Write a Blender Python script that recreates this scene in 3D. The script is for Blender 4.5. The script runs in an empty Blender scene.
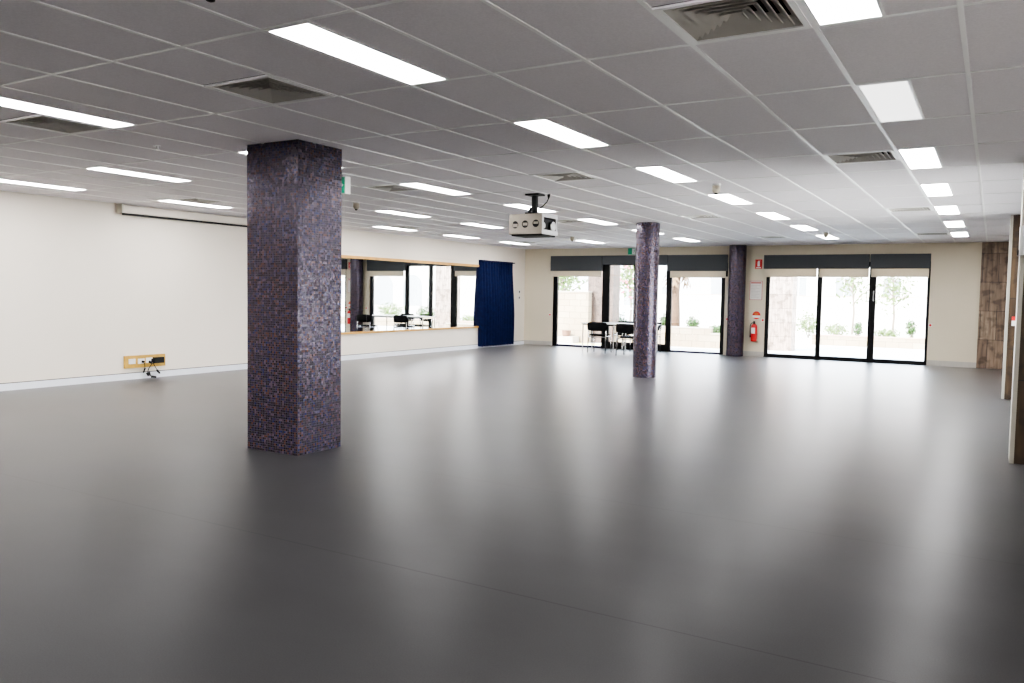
import bpy, bmesh, math, random
from mathutils import Vector, Matrix
random.seed(7)
PI = math.pi
scene = bpy.context.scene
COL = scene.collection

# ------------------------------------------------------------------ world frame
# camera stands at x=0,y=0; +Y runs to the window wall, +X to the right wall, Z=0 is the floor
H = 2.7275            # ceiling height
EYE = 1.4432
XW = -11.6135         # left (mirror) wall
YB = 20.323           # window wall, room side
XR = 0.95             # right wall
YR = -5.5             # rear wall (behind the camera)
GX, GY = -0.7835, 4.0916   # ceiling grid origin
def gx(i): return GX + 0.6 * i
def gy(j): return GY + 1.2 * j

# ------------------------------------------------------------------ materials
MATS = {}
def newmat(name):
    m = bpy.data.materials.new(name); m.use_nodes = True
    nt = m.node_tree
    return m, nt, nt.nodes['Principled BSDF']
def pm(name, col, rough=0.5, metal=0.0, spec=0.5, var=0.0, scale=8.0, bump=0.0, bscale=60.0):
    if name in MATS: return MATS[name]
    m, nt, b = newmat(name)
    b.inputs['Base Color'].default_value = (*col, 1)
    b.inputs['Roughness'].default_value = rough
    b.inputs['Metallic'].default_value = metal
    b.inputs['Specular IOR Level'].default_value = spec
    tc = nt.nodes.new('ShaderNodeTexCoord')
    if var > 0:
        n = nt.nodes.new('ShaderNodeTexNoise'); n.inputs['Scale'].default_value = scale
        n.inputs['Detail'].default_value = 4
        r = nt.nodes.new('ShaderNodeValToRGB')
        r.color_ramp.elements[0].position = .3; r.color_ramp.elements[1].position = .7
        r.color_ramp.elements[0].color = (*[c * (1 - var) for c in col], 1)
        r.color_ramp.elements[1].color = (*[min(1, c * (1 + var)) for c in col], 1)
        nt.links.new(tc.outputs['Object'], n.inputs['Vector'])
        nt.links.new(n.outputs['Fac'], r.inputs['Fac'])
        nt.links.new(r.outputs['Color'], b.inputs['Base Color'])
    if bump > 0:
        n2 = nt.nodes.new('ShaderNodeTexNoise'); n2.inputs['Scale'].default_value = bscale
        bp = nt.nodes.new('ShaderNodeBump'); bp.inputs['Strength'].default_value = bump
        nt.links.new(tc.outputs['Object'], n2.inputs['Vector'])
        nt.links.new(n2.outputs['Fac'], bp.inputs['Height'])
        nt.links.new(bp.outputs['Normal'], b.inputs['Normal'])
    MATS[name] = m
    return m
def emit(name, col, strength):
    m, nt, b = newmat(name)
    b.inputs['Base Color'].default_value = (0.8, 0.8, 0.8, 1)
    b.inputs['Emission Color'].default_value = (*col, 1)
    b.inputs['Emission Strength'].default_value = strength
    return m

M_wall = pm('wall_paint_warm', (0.80, 0.735, 0.655), .55, var=.015, scale=1.2, bump=.02, bscale=220)
M_backwall = pm('wall_paint_backlit', (0.64, 0.575, 0.45), .6, var=.015, scale=1.5, bump=.02, bscale=220)  # same paint as the left wall, backlit darkening put into the colour
M_rear = pm('wall_paint_rear', (0.80, 0.78, 0.74), .6, var=.03, scale=1.5)
M_skirt = pm('skirting_white', (0.78, 0.80, 0.86), .4, var=.02)
M_skirtg = pm('skirting_grey', (0.42, 0.40, 0.37), .4, var=.03)
M_black = pm('black_plastic', (0.004, 0.004, 0.005), .5, spec=.25, var=.1)
M_gap = pm('dark_gap', (0.02, 0.02, 0.022), .8, var=.1)  # plain dark colour for the skirting strip and duct boxes
M_frame = pm('black_aluminium', (0.002, 0.002, 0.003), .45, spec=.2, var=.1, scale=20)
M_sill = pm('dark_sill_metal', (0.018, 0.014, 0.045), .25, .5, var=.1)
M_bar = pm('tbar_white', (0.95, 0.95, 0.96), .35, var=.03, scale=3)
M_white = pm('white_plastic', (0.80, 0.80, 0.79), .4, var=.02)
M_offwhite = pm('cream_plastic', (0.58, 0.55, 0.47), .45, var=.03)
M_beige = pm('beige_plastic', (0.42, 0.38, 0.30), .45, var=.04)
M_louvre = pm('louvre_paint', (0.52, 0.50, 0.47), .45, var=.04)
M_pelmet = pm('charcoal_blind_fabric', (0.060, 0.066, 0.074), .8, var=.08, scale=40, bump=.1, bscale=400)
M_screen = pm('cream_screen_fabric', (0.66, 0.60, 0.50), .8, var=.04, scale=40, bump=.1, bscale=400)
def translucent(m, col, k):
    nt = m.node_tree; b = nt.nodes['Principled BSDF']; out = nt.nodes['Material Output']
    t = nt.nodes.new('ShaderNodeBsdfTranslucent'); t.inputs['Color'].default_value = (*col, 1)
    mx = nt.nodes.new('ShaderNodeMixShader'); mx.inputs[0].default_value = k
    nt.links.new(b.outputs[0], mx.inputs[1]); nt.links.new(t.outputs[0], mx.inputs[2]); nt.links.new(mx.outputs[0], out.inputs['Surface'])
translucent(M_screen, (.75, .66, .52), .3)
M_gold = pm('golden_timber', (0.52, 0.31, 0.045), .45, var=.18, scale=9)
M_goldrail = pm('honey_timber_rail', (0.58, 0.31, 0.06), .4, var=.15, scale=7)
M_curtain = pm('royal_blue_velvet', (0.004, 0.008, 0.045), .85, spec=.15, var=.25, scale=14)
M_red = pm('red_enamel', (0.62, 0.014, 0.016), .3, var=.05)
M_redsign = pm('red_sign', (0.66, 0.012, 0.014), .45, var=.03)
M_paper = pm('notice_paper', (0.70, 0.68, 0.65), .5, var=.02)
M_pinkline = pm('red_print', (0.52, 0.20, 0.19), .6, var=.05)
M_grayline = pm('grey_print', (0.52, 0.50, 0.48), .6, var=.05)
M_green = pm('exit_green', (0.0, 0.30, 0.15), .4, var=.03)
M_chrome = pm('chrome', (0.80, 0.80, 0.82), .16, 1.0, var=.03)
M_steel = pm('brushed_alu', (0.72, 0.72, 0.74), .3, .85, var=.05, scale=30)
M_cage = pm('cage_steel', (0.25, 0.22, 0.185), .4, .35, var=.05, scale=12)
M_cagelight = pm('projector_end_plate', (0.50, 0.50, 0.51), .4, .1, var=.03)
M_seat = pm('black_chair_fabric', (0.003, 0.003, 0.004), .8, spec=.15, var=.2, scale=40)
M_table = pm('white_laminate', (0.80, 0.80, 0.80), .3, var=.02)
M_trim = pm('pale_edge_trim', (0.38, 0.36, 0.31), .4, .2, var=.04)
M_graybox = pm('light_grey_casing', (0.62, 0.62, 0.62), .4, var=.03)
# outdoors
M_leaf = [pm('leaf_green', (0.035, 0.09, 0.012), .6, var=.4, scale=6), pm('leaf_dark', (0.015, 0.06, 0.018), .6, var=.4, scale=6),
          pm('leaf_pale', (0.12, 0.19, 0.04), .6, var=.35, scale=6)]
M_flower = pm('pink_blossom', (0.75, 0.12, 0.22), .6, var=.3, scale=6)
M_trunk = pm('palm_trunk', (0.11, 0.062, 0.035), .9, var=.4, scale=20, bump=.5, bscale=25)
M_frond = pm('dry_frond', (0.22, 0.13, 0.06), .8, var=.3, scale=9)
M_bark = pm('bark', (0.22, 0.17, 0.13), .9, var=.3, scale=14)
M_soil = pm('garden_bed', (0.42, 0.36, 0.27), .9, var=.2, scale=3)
M_paving = pm('pale_paving', (0.60, 0.58, 0.55), .7, var=.06, scale=1.5)
M_facade = pm('pale_facade', (0.60, 0.57, 0.52), .8, var=.04, scale=.6)
M_facade2 = pm('grey_facade', (0.50, 0.50, 0.52), .8, var=.05, scale=.6)
M_roof = pm('pale_terracotta', (0.62, 0.42, 0.36), .8, var=.12, scale=3)
M_winglass = pm('far_window_glass', (0.30, 0.32, 0.34), .15, var=.1)
M_coping = pm('pink_coping', (0.50, 0.32, 0.26), .8, var=.08, scale=3)
M_rail = pm('white_rail', (0.82, 0.82, 0.82), .4, var=.02)
M_yellow = pm('yellow_tactile', (0.75, 0.58, 0.14), .7, var=.08, scale=20)
M_step = pm('pale_step', (0.46, 0.40, 0.33), .8, var=.08, scale=6)
M_brownbox = pm('brown_pot_clay', (0.17, 0.09, 0.055), .7, var=.12, scale=9)

def mosaic():
    m, nt, b = newmat('glass_mosaic')
    N, L = nt.nodes.new, nt.links.new
    uv = N('ShaderNodeUVMap'); uv.uv_map = 'UVMap'
    sc = N('ShaderNodeVectorMath'); sc.operation = 'SCALE'; sc.inputs['Scale'].default_value = 1 / 0.0205
    fl = N('ShaderNodeVectorMath'); fl.operation = 'FLOOR'
    fr = N('ShaderNodeVectorMath'); fr.operation = 'FRACTION'
    L(uv.outputs[0], sc.inputs[0]); L(sc.outputs[0], fl.inputs[0]); L(sc.outputs[0], fr.inputs[0])
    wn = N('ShaderNodeTexWhiteNoise'); wn.noise_dimensions = '3D'; L(fl.outputs[0], wn.inputs['Vector'])
    rp = N('ShaderNodeValToRGB'); cr = rp.color_ramp; cr.interpolation = 'CONSTANT'
    stops = [(0, (0.0132, 0.0090, 0.0167)), (.18, (0.0279, 0.0207, 0.0548)), (.32, (0.0115, 0.0124, 0.0442)), (.44, (0.0575, 0.0358, 0.0502)),
             (.56, (0.0197, 0.0103, 0.0107)), (.68, (0.0821, 0.0345, 0.0213)), (.78, (0.0395, 0.0166, 0.0122)), (.88, (0.0903, 0.0621, 0.0914)), (.95, (0.0148, 0.0207, 0.0799))]
    cr.elements[0].position = 0; cr.elements[0].color = (*stops[0][1], 1)
    cr.elements[1].position = stops[1][0]; cr.elements[1].color = (*stops[1][1], 1)
    for p, c in stops[2:]:
        e = cr.elements.new(p); e.color = (*c, 1)
    L(wn.outputs['Value'], rp.inputs['Fac'])
    # grout joints
    sub = N('ShaderNodeVectorMath'); sub.operation = 'SUBTRACT'; sub.inputs[1].default_value = (.5, .5, .5); L(fr.outputs[0], sub.inputs[0])
    ab = N('ShaderNodeVectorMath'); ab.operation = 'ABSOLUTE'; L(sub.outputs[0], ab.inputs[0])
    sp = N('ShaderNodeSeparateXYZ'); L(ab.outputs[0], sp.inputs[0])
    mx = N('ShaderNodeMath'); mx.operation = 'MAXIMUM'; L(sp.outputs[0], mx.inputs[0]); L(sp.outputs[1], mx.inputs[1])
    gt = N('ShaderNodeMath'); gt.operation = 'GREATER_THAN'; gt.inputs[1].default_value = .44; L(mx.outputs[0], gt.inputs[0])
    mix = N('ShaderNodeMix'); mix.data_type = 'RGBA'
    L(gt.outputs[0], mix.inputs['Factor']); L(rp.outputs[0], mix.inputs[6]); mix.inputs[7].default_value = (0.030, 0.026, 0.032, 1)
    L(mix.outputs[2], b.inputs['Base Color'])
    rr = N('ShaderNodeMath'); rr.operation = 'MULTIPLY_ADD'; rr.inputs[1].default_value = .5; rr.inputs[2].default_value = .25
    L(gt.outputs[0], rr.inputs[0]); L(rr.outputs[0], b.inputs['Roughness'])
    # each tile sits at its own slight tilt
    s2 = N('ShaderNodeVectorMath'); s2.operation = 'SUBTRACT'; s2.inputs[1].default_value = (.5, .5, .5); L(wn.outputs['Color'], s2.inputs[0])
    s3 = N('ShaderNodeVectorMath'); s3.operation = 'SCALE'; s3.inputs['Scale'].default_value = .085; L(s2.outputs[0], s3.inputs[0])
    g = N('ShaderNodeNewGeometry')
    ad = N('ShaderNodeVectorMath'); ad.operation = 'ADD'; L(g.outputs['Normal'], ad.inputs[0]); L(s3.outputs[0], ad.inputs[1])
    nm = N('ShaderNodeVectorMath'); nm.operation = 'NORMALIZE'; L(ad.outputs[0], nm.inputs[0])
    L(nm.outputs[0], b.inputs['Normal'])
    b.inputs['Specular IOR Level'].default_value = .85
    b.inputs['Specular Tint'].default_value = (.88, .80, 1, 1)
    b.inputs['Metallic'].default_value = .15
    b.inputs['Coat Weight'].default_value = 0
    return m
M_mosaic = mosaic()

def floor_mat():
    m, nt, b = newmat('vinyl_floor')
    N, L = nt.nodes.new, nt.links.new
    tc = N('ShaderNodeTexCoord')
    # broad wear patches + fine speckle
    n1 = N('ShaderNodeTexNoise'); n1.inputs['Scale'].default_value = .9; n1.inputs['Detail'].default_value = 5
    mp = N('ShaderNodeMapping'); mp.inputs['Scale'].default_value = (.7, 1.2, 1); L(tc.outputs['Object'], mp.inputs[0]); L(mp.outputs[0], n1.inputs['Vector'])
    r1 = N('ShaderNodeValToRGB'); r1.color_ramp.elements[0].position = .3; r1.color_ramp.elements[1].position = .7
    r1.color_ramp.elements[0].color = (0.027, 0.0265, 0.0275, 1); r1.color_ramp.elements[1].color = (0.035, 0.0345, 0.0355, 1)
    L(n1.outputs['Fac'], r1.inputs['Fac'])
    n2 = N('ShaderNodeTexNoise'); n2.inputs['Scale'].default_value = 160; L(tc.outputs['Object'], n2.inputs['Vector'])
    mm = N('ShaderNodeMix'); mm.data_type = 'RGBA'; mm.blend_type = 'OVERLAY'; mm.inputs['Factor'].default_value = .25
    L(r1.outputs[0], mm.inputs[6]); L(n2.outputs['Fac'], mm.inputs[7])
    # sheet joints: lines across the room (constant Y) every 1.9 m, and one pair along Y
    sp = N('ShaderNodeSeparateXYZ'); L(tc.outputs['Object'], sp.inputs[0])
    off = N('ShaderNodeMath'); off.operation = 'ADD'; off.inputs[1].default_value = -5.22 + 19.0; L(sp.outputs[1], off.inputs[0])
    dv = N('ShaderNodeMath'); dv.operation = 'DIVIDE'; dv.inputs[1].default_value = 1.9; L(off.outputs[0], dv.inputs[0])
    frc = N('ShaderNodeMath'); frc.operation = 'FRACT'; L(dv.outputs[0], frc.inputs[0])
    lt = N('ShaderNodeMath'); lt.operation = 'LESS_THAN'; lt.inputs[1].default_value = .0050; L(frc.outputs[0], lt.inputs[0])
    nb = N('ShaderNodeTexNoise'); nb.inputs['Scale'].default_value = .7; L(tc.outputs['Object'], nb.inputs['Vector'])
    lm = N('ShaderNodeMath'); lm.operation = 'MULTIPLY'; L(lt.outputs[0], lm.inputs[0]); lm.inputs[1].default_value = .5
    mj = N('ShaderNodeMix'); mj.data_type = 'RGBA'; L(lm.outputs[0], mj.inputs['Factor']); L(mm.outputs[2], mj.inputs[6]); mj.inputs[7].default_value = (.008, .008, .008, 1)
    L(mj.outputs[2], b.inputs['Base Color'])
    n3 = N('ShaderNodeTexNoise'); n3.inputs['Scale'].default_value = 1.3; n3.inputs['Detail'].default_value = 4; L(mp.outputs[0], n3.inputs['Vector'])
    r3 = N('ShaderNodeMapRange'); r3.inputs['From Min'].default_value = .3; r3.inputs['From Max'].default_value = .7
    r3.inputs['To Min'].default_value = .282; r3.inputs['To Max'].default_value = .325
    L(n3.outputs['Fac'], r3.inputs['Value']); L(r3.outputs[0], b.inputs['Roughness'])
    b.inputs['Specular IOR Level'].default_value = 0
    gl = N('ShaderNodeBsdfGlossy'); gl.inputs['Color'].default_value = (.95, .95, .97, 1); L(r3.outputs[0], gl.inputs['Roughness'])
    lw = N('ShaderNodeLayerWeight'); lw.inputs['Blend'].default_value = .5
    pw = N('ShaderNodeMath'); pw.operation = 'POWER'; pw.inputs[1].default_value = 9.5; L(lw.outputs['Facing'], pw.inputs[0])
    fa = N('ShaderNodeMath'); fa.operation = 'MULTIPLY_ADD'; fa.inputs[1].default_value = .98; fa.inputs[2].default_value = .012; L(pw.outputs[0], fa.inputs[0])
    ms = N('ShaderNodeMixShader'); L(fa.outputs[0], ms.inputs[0]); L(b.outputs[0], ms.inputs[1]); L(gl.outputs[0], ms.inputs[2])
    L(ms.outputs[0], nt.nodes['Material Output'].inputs['Surface'])
    return m
M_floor = floor_mat()

def ceil_mat():
    m, nt, b = newmat('mineral_fibre_tile')
    N, L = nt.nodes.new, nt.links.new
    tc = N('ShaderNodeTexCoord')
    n = N('ShaderNodeTexNoise'); n.inputs['Scale'].default_value = 90; n.inputs['Detail'].default_value = 3; L(tc.outputs['Object'], n.inputs['Vector'])
    r = N('ShaderNodeValToRGB'); r.color_ramp.elements[0].position = .35; r.color_ramp.elements[1].position = .65
    r.color_ramp.elements[0].color = (.80, .77, .81, 1); r.color_ramp.elements[1].color = (.86, .83, .87, 1)
    L(n.outputs['Fac'], r.inputs['Fac']); L(r.outputs[0], b.inputs['Base Color'])
    b.inputs['Roughness'].default_value = .75
    bp = N('ShaderNodeBump'); bp.inputs['Strength'].default_value = .05; L(n.outputs['Fac'], bp.inputs['Height']); L(bp.outputs[0], b.inputs['Normal'])
    return m
M_ceil = ceil_mat()

def wood_mat(name, dark, light, bw, bh, vert=True):
    m, nt, b = newmat(name)
    N, L = nt.nodes.new, nt.links.new
    tc = N('ShaderNodeTexCoord')
    mp = N('ShaderNodeMapping'); mp.inputs['Rotation'].default_value = (PI / 2, 0, 0) if vert else (0, 0, 0)
    sp = N('ShaderNodeSeparateXYZ'); L(tc.outputs['Object'], sp.inputs[0])
    cb = N('ShaderNodeCombineXYZ')
    ax = N('ShaderNodeMath'); ax.operation = 'ADD'; L(sp.outputs[0], ax.inputs[0]); L(sp.outputs[1], ax.inputs[1])
    L(ax.outputs[0], cb.inputs[0]); L(sp.outputs[2], cb.inputs[1])
    br = N('ShaderNodeTexBrick'); br.inputs['Scale'].default_value = 1; br.inputs['Brick Width'].default_value = bw; br.inputs['Row Height'].default_value = bh
    br.inputs['Mortar Size'].default_value = .004; br.offset = .5
    br.inputs['Color1'].default_value = (*dark, 1); br.inputs['Color2'].default_value = (*light, 1); br.inputs['Mortar'].default_value = (.015, .01, .008, 1)
    L(cb.outputs[0], br.inputs['Vector'])
    gm = N('ShaderNodeMapping'); gm.inputs['Scale'].default_value = (22, 1.8, 1); L(cb.outputs[0], gm.inputs[0])
    n = N('ShaderNodeTexNoise'); n.inputs['Scale'].default_value = 1; n.inputs['Detail'].default_value = 6; L(gm.outputs[0], n.inputs['Vector'])
    n5 = N('ShaderNodeTexNoise'); n5.inputs['Scale'].default_value = 5; L(cb.outputs[0], n5.inputs['Vector'])
    r = N('ShaderNodeValToRGB'); r.color_ramp.elements[0].position = .35; r.color_ramp.elements[1].position = .65
    r.color_ramp.elements[0].color = (.40, .38, .36, 1); r.color_ramp.elements[1].color = (1, 1, 1, 1); L(n.outputs['Fac'], r.inputs['Fac'])
    mm = N('ShaderNodeMix'); mm.data_type = 'RGBA'; mm.blend_type = 'MULTIPLY'; mm.inputs['Factor'].default_value = .85
    L(br.outputs['Color'], mm.inputs[6]); L(r.outputs[0], mm.inputs[7])
    r5 = N('ShaderNodeValToRGB'); r5.color_ramp.elements[0].position = .38; r5.color_ramp.elements[1].position = .5
    r5.color_ramp.elements[0].color = (.35, .33, .3, 1); r5.color_ramp.elements[1].color = (1, 1, 1, 1); L(n5.outputs['Fac'], r5.inputs['Fac'])
    m2 = N('ShaderNodeMix'); m2.data_type = 'RGBA'; m2.blend_type = 'MULTIPLY'; m2.inputs['Factor'].default_value = .7
    L(mm.outputs[2], m2.inputs[6]); L(r5.outputs[0], m2.inputs[7]); L(m2.outputs[2], b.inputs['Base Color'])
    b.inputs['Roughness'].default_value = .5
    return m
M_wood = wood_mat('reclaimed_timber', (.22, .15, .105), (.35, .26, .19), .30, .62)
M_woodn = wood_mat('dark_reclaimed_timber', (.06, .034, .015), (.10, .060, .028), .34, .75)
M_pierout = wood_mat('weathered_panel', (.11, .068, .052), (.15, .10, .08), 1.4, .62)
M_stonepier = wood_mat('pale_stone_panel', (.46, .34, .28), (.56, .44, .38), 2.4, .42)

def block_mat(name, c1, c2, mo):
    m, nt, b = newmat(name)
    N, L = nt.nodes.new, nt.links.new
    tc = N('ShaderNodeTexCoord'); sp = N('ShaderNodeSeparateXYZ'); L(tc.outputs['Object'], sp.inputs[0])
    ax = N('ShaderNodeMath'); ax.operation = 'ADD'; L(sp.outputs[0], ax.inputs[0]); L(sp.outputs[1], ax.inputs[1])
    cb = N('ShaderNodeCombineXYZ'); L(ax.outputs[0], cb.inputs[0]); L(sp.outputs[2], cb.inputs[1])
    br = N('ShaderNodeTexBrick'); br.inputs['Scale'].default_value = 1; br.inputs['Brick Width'].default_value = .40; br.inputs['Row Height'].default_value = .20
    br.inputs['Mortar Size'].default_value = .008
    br.inputs['Color1'].default_value = (*c1, 1); br.inputs['Color2'].default_value = (*c2, 1); br.inputs['Mortar'].default_value = (*mo, 1)
    L(cb.outputs[0], br.inputs['Vector']); L(br.outputs['Color'], b.inputs['Base Color']); b.inputs['Roughness'].default_value = .85
    return m
M_block = block_mat('cream_block', (.34, .26, .17), (.42, .34, .24), (.19, .15, .10))

def glass_mat():
    m = bpy.data.materials.new('clear_pane'); m.use_nodes = True; nt = m.node_tree; nt.nodes.clear()
    N, L = nt.nodes.new, nt.links.new
    out = N('ShaderNodeOutputMaterial'); t = N('ShaderNodeBsdfTransparent'); t.inputs[0].default_value = (.96, .97, .96, 1)
    g = N('ShaderNodeBsdfGlossy'); g.inputs['Roughness'].default_value = .02
    f = N('ShaderNodeFresnel'); f.inputs['IOR'].default_value = 1.45
    mx = N('ShaderNodeMixShader'); L(f.outputs[0], mx.inputs[0]); L(t.outputs[0], mx.inputs[1]); L(g.outputs[0], mx.inputs[2]); L(mx.outputs[0], out.inputs[0])
    return m
M_glass = glass_mat()
def mirror_mat():
    m, nt, b = newmat('mirror_silver')
    b.inputs['Base Color'].default_value = (.90, .92, .91, 1); b.inputs['Metallic'].default_value = 1; b.inputs['Roughness'].default_value = .015
    return m
M_mirror = mirror_mat()
M_diff = emit('lit_diffuser', (1.0, 0.98, 0.955), 12.0)
M_diffdim = emit('soft_lit_diffuser', (1.0, 0.985, 0.975), 0.5)

# ------------------------------------------------------------------ mesh helpers
def box(bm, x0, x1, y0, y1, z0, z1):
    vs = [bm.verts.new(p) for p in ((x0, y0, z0), (x1, y0, z0), (x1, y1, z0), (x0, y1, z0), (x0, y0, z1), (x1, y0, z1), (x1, y1, z1), (x0, y1, z1))]
    for f in ((0, 3, 2, 1), (4, 5, 6, 7), (0, 1, 5, 4), (1, 2, 6, 5), (2, 3, 7, 6), (3, 0, 4, 7)):
        bm.faces.new([vs[k] for k in f])
    return vs
def frame_uv(d):
    d = d.normalized(); a = Vector((0, 0, 1)) if abs(d.z) < .9 else Vector((1, 0, 0))
    u = d.cross(a).normalized(); return u, d.cross(u).normalized()
def tube(bm, pts, r, n=10, cap=True):
    pts = [Vector(p) for p in pts]; rings = []
    for k, p in enumerate(pts):
        d = (pts[min(k + 1, len(pts) - 1)] - pts[max(k - 1, 0)])
        u, v = frame_uv(d)
        if rings:
            # keep rings aligned with the previous one
            u = (pu - d.normalized() * pu.dot(d.normalized())).normalized(); v = d.normalized().cross(u)
        pu = u
        rr = r[k] if isinstance(r, (list, tuple)) else r
        rings.append([bm.verts.new(p + u * rr * math.cos(2 * PI * a / n) + v * rr * math.sin(2 * PI * a / n)) for a in range(n)])
    for A, B in zip(rings, rings[1:]):
        for a in range(n):
            bm.faces.new((A[a], A[(a + 1) % n], B[(a + 1) % n], B[a]))
    if cap:
        bm.faces.new(list(reversed(rings[0]))); bm.faces.new(rings[-1])
def lathe(bm, prof, cx, cy, n=32, axis='z'):
    rings = []
    for r, z in prof:
        ring = []
        for a in range(n):
            t = 2 * PI * a / n; c, s = r * math.cos(t), r * math.sin(t)
            p = (cx + c, cy + s, z) if axis == 'z' else ((cx + c, z, cy + s) if axis == 'y' else (z, cx + c, cy + s))
            ring.append(bm.verts.new(p))
        rings.append(ring)
    for A, B in zip(rings, rings[1:]):
        for a in range(n): bm.faces.new((A[a], A[(a + 1) % n], B[(a + 1) % n], B[a]))
    bm.faces.new(list(reversed(rings[0]))); bm.faces.new(rings[-1])
def NB(): return bmesh.new()
def obj(name, bm, mat, parent=None, bevel=0, smooth=False, normals=True, loc=None):
    if normals: bmesh.ops.recalc_face_normals(bm, faces=bm.faces)
    if loc is None and parent is None and bm.verts:      # origin at the middle of the thing's base
        xs = [v.co.x for v in bm.verts]; ys = [v.co.y for v in bm.verts]; zs = [v.co.z for v in bm.verts]
        loc = ((min(xs) + max(xs)) / 2, (min(ys) + max(ys)) / 2, min(zs))
        if name in ('floor', 'ceiling') : loc = (0, 0, 0)
        for v in bm.verts: v.co -= Vector(loc)
    me = bpy.data.meshes.new(name); bm.to_mesh(me); bm.free()
    o = bpy.data.objects.new(name, me); COL.objects.link(o)
    mats = mat if isinstance(mat, (list, tuple)) else [mat]
    for m in mats: me.materials.append(m)
    if loc is not None: o.location = loc
    if parent is not None:
        o.parent = parent
    if smooth:
        for p in me.polygons: p.use_smooth = True
    if bevel:
        b = o.modifiers.new('bevel', 'BEVEL'); b.width = bevel; b.segments = 2; b.limit_method = 'ANGLE'
    return o
def tag(o, label, cat, group=None):
    o['label'] = label; o['category'] = cat
    if group: o['group'] = group
    return o
def struct(o): o['kind'] = 'structure'; return o
def empty(name, loc, label=None, cat=None, group=None, rz=0):
    o = bpy.data.objects.new(name, None); COL.objects.link(o); o.location = loc; o.rotation_euler = (0, 0, rz)
    o.empty_display_size = .1
    if label: tag(o, label, cat, group)
    return o
def bxo(name, dims, mat, parent=None, bevel=0):
    bm = NB(); box(bm, *dims); return obj(name, bm, mat, parent, bevel)
def copy_tree(o, parent=None):
    c = o.copy(); COL.objects.link(c); c.parent = parent
    for ch in list(o.children): copy_tree(ch, c)
    return c
def circle(bm, cx, cz, r, y, n=28, a0=0, a1=2 * PI):     # flat disc facing -Y
    vs = [bm.verts.new((cx + r * math.cos(a0 + (a1 - a0) * k / n), y, cz + r * math.sin(a0 + (a1 - a0) * k / n))) for k in range(n + (0 if abs(a1 - a0 - 2 * PI) < 1e-6 else 1))]
    bm.faces.new(vs)

# ------------------------------------------------------------------ room shell
bm = NB(); box(bm, XW - .3, XR + .3, YR - .3, YB + .27, -.2, 0)
struct(obj('floor', bm, M_floor))

VENTS = [(-1, -.5), (-1, 3), (-1, 7), (-1, 11), (-6, -.5), (-6, 3), (-6, 7), (-6, 11), (-10, -.5), (-10, 3), (-10, 7), (-16, 3), (-16, 7), (-16, 11)]
bm = NB()
for i in range(-19, 4):
    for j2 in range(-17, 28):
        if (i, j2 / 2) in VENTS: continue
        x0, x1 = max(gx(i), XW - .1), min(gx(i + 1), XR + .1)
        y0, y1 = max(gy(j2 / 2), YR - .1), min(gy(j2 / 2 + .5), YB + .1)
        if x1 <= x0 or y1 <= y0: continue
        bm.faces.new([bm.verts.new(p) for p in ((x0, y0, H), (x0, y1, H), (x1, y1, H), (x1, y0, H))])
bmesh.ops.remove_doubles(bm, verts=bm.verts, dist=.0005)
bmesh.ops.triangulate(bm, faces=[])
box(bm, XW - .3, XR + .3, YR - .3, YB + .9, H + .32, H + .6)      # roof slab over the ceiling void, added unseen to block the sun
struct(obj('ceiling', bm, M_ceil, normals=False, loc=(0, 0, 0)))

bm = NB()                                   # T-bar grid
w = .012
for i in range(-18, 3):
    if XW < gx(i) < XR: box(bm, gx(i) - w, gx(i) + w, YR, YB, H - .005, H + .001)
for j in range(-8, 14):
    if YR < gy(j) < YB: box(bm, XW, XR, gy(j) - w, gy(j) + w, H - .004, H + .001)
box(bm, XW, XW + .02, YR, YB, H - .006, H + .001); box(bm, XW, XR, YB - .02, YB, H - .006, H + .001)
struct(obj('trim_1', bm, M_bar))

struct(bxo('wall_left', (XW - .25, XW, YR - .3, YB + .25, -.2, H + .4), M_wall))
bm = NB()
for q in ((YR - .3, 8.95, -.2, H + .4), (14.02, YB + .25, -.2, H + .4), (8.95, 14.02, 2.25, H + .4), (8.95, 14.02, -.2, .02)): box(bm, XR, XR + .25, *q)
struct(obj('wall_right', bm, M_rear))
struct(bxo('wall_rear', (XW - .2, XR + .2, YR - .25, YR, -.2, H + .4), M_rear))
AX0, AX1, BX0, BX1, HEAD = -10.70, -5.76, -4.82, -1.24, 2.31
bm = NB(); YT = YB + .25
box(bm, XW, AX0, YB, YT, -.2, H + .4); box(bm, AX1, BX0, YB, YT, -.2, H + .4); box(bm, BX1, XR, YB, YT, -.2, H + .4)
box(bm, AX0, AX1, YB, YT, HEAD, H + .4); box(bm, BX0, BX1, YB, YT, HEAD, H + .4)
struct(obj('wall_back', bm, M_backwall))

# skirtings
bm = NB(); box(bm, XW, XW + .014, YR, YB, .0, .098)
sk = struct(obj('baseboard_left', bm, M_skirt))
bm = NB(); box(bm, -.001, .004, -(YB - YR) / 2, (YB - YR) / 2, .098, .108)
obj('dark_line', bm, M_gap, sk)  # thin dark strip along the top of the skirting
bm = NB()
for a, b in ((XW + .014, AX0), (AX1, BX0), (BX1, -.27)): box(bm, a, b, YB - .014, YB, 0, .12)
sk2 = struct(obj('baseboard_back', bm, M_skirtg))

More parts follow.
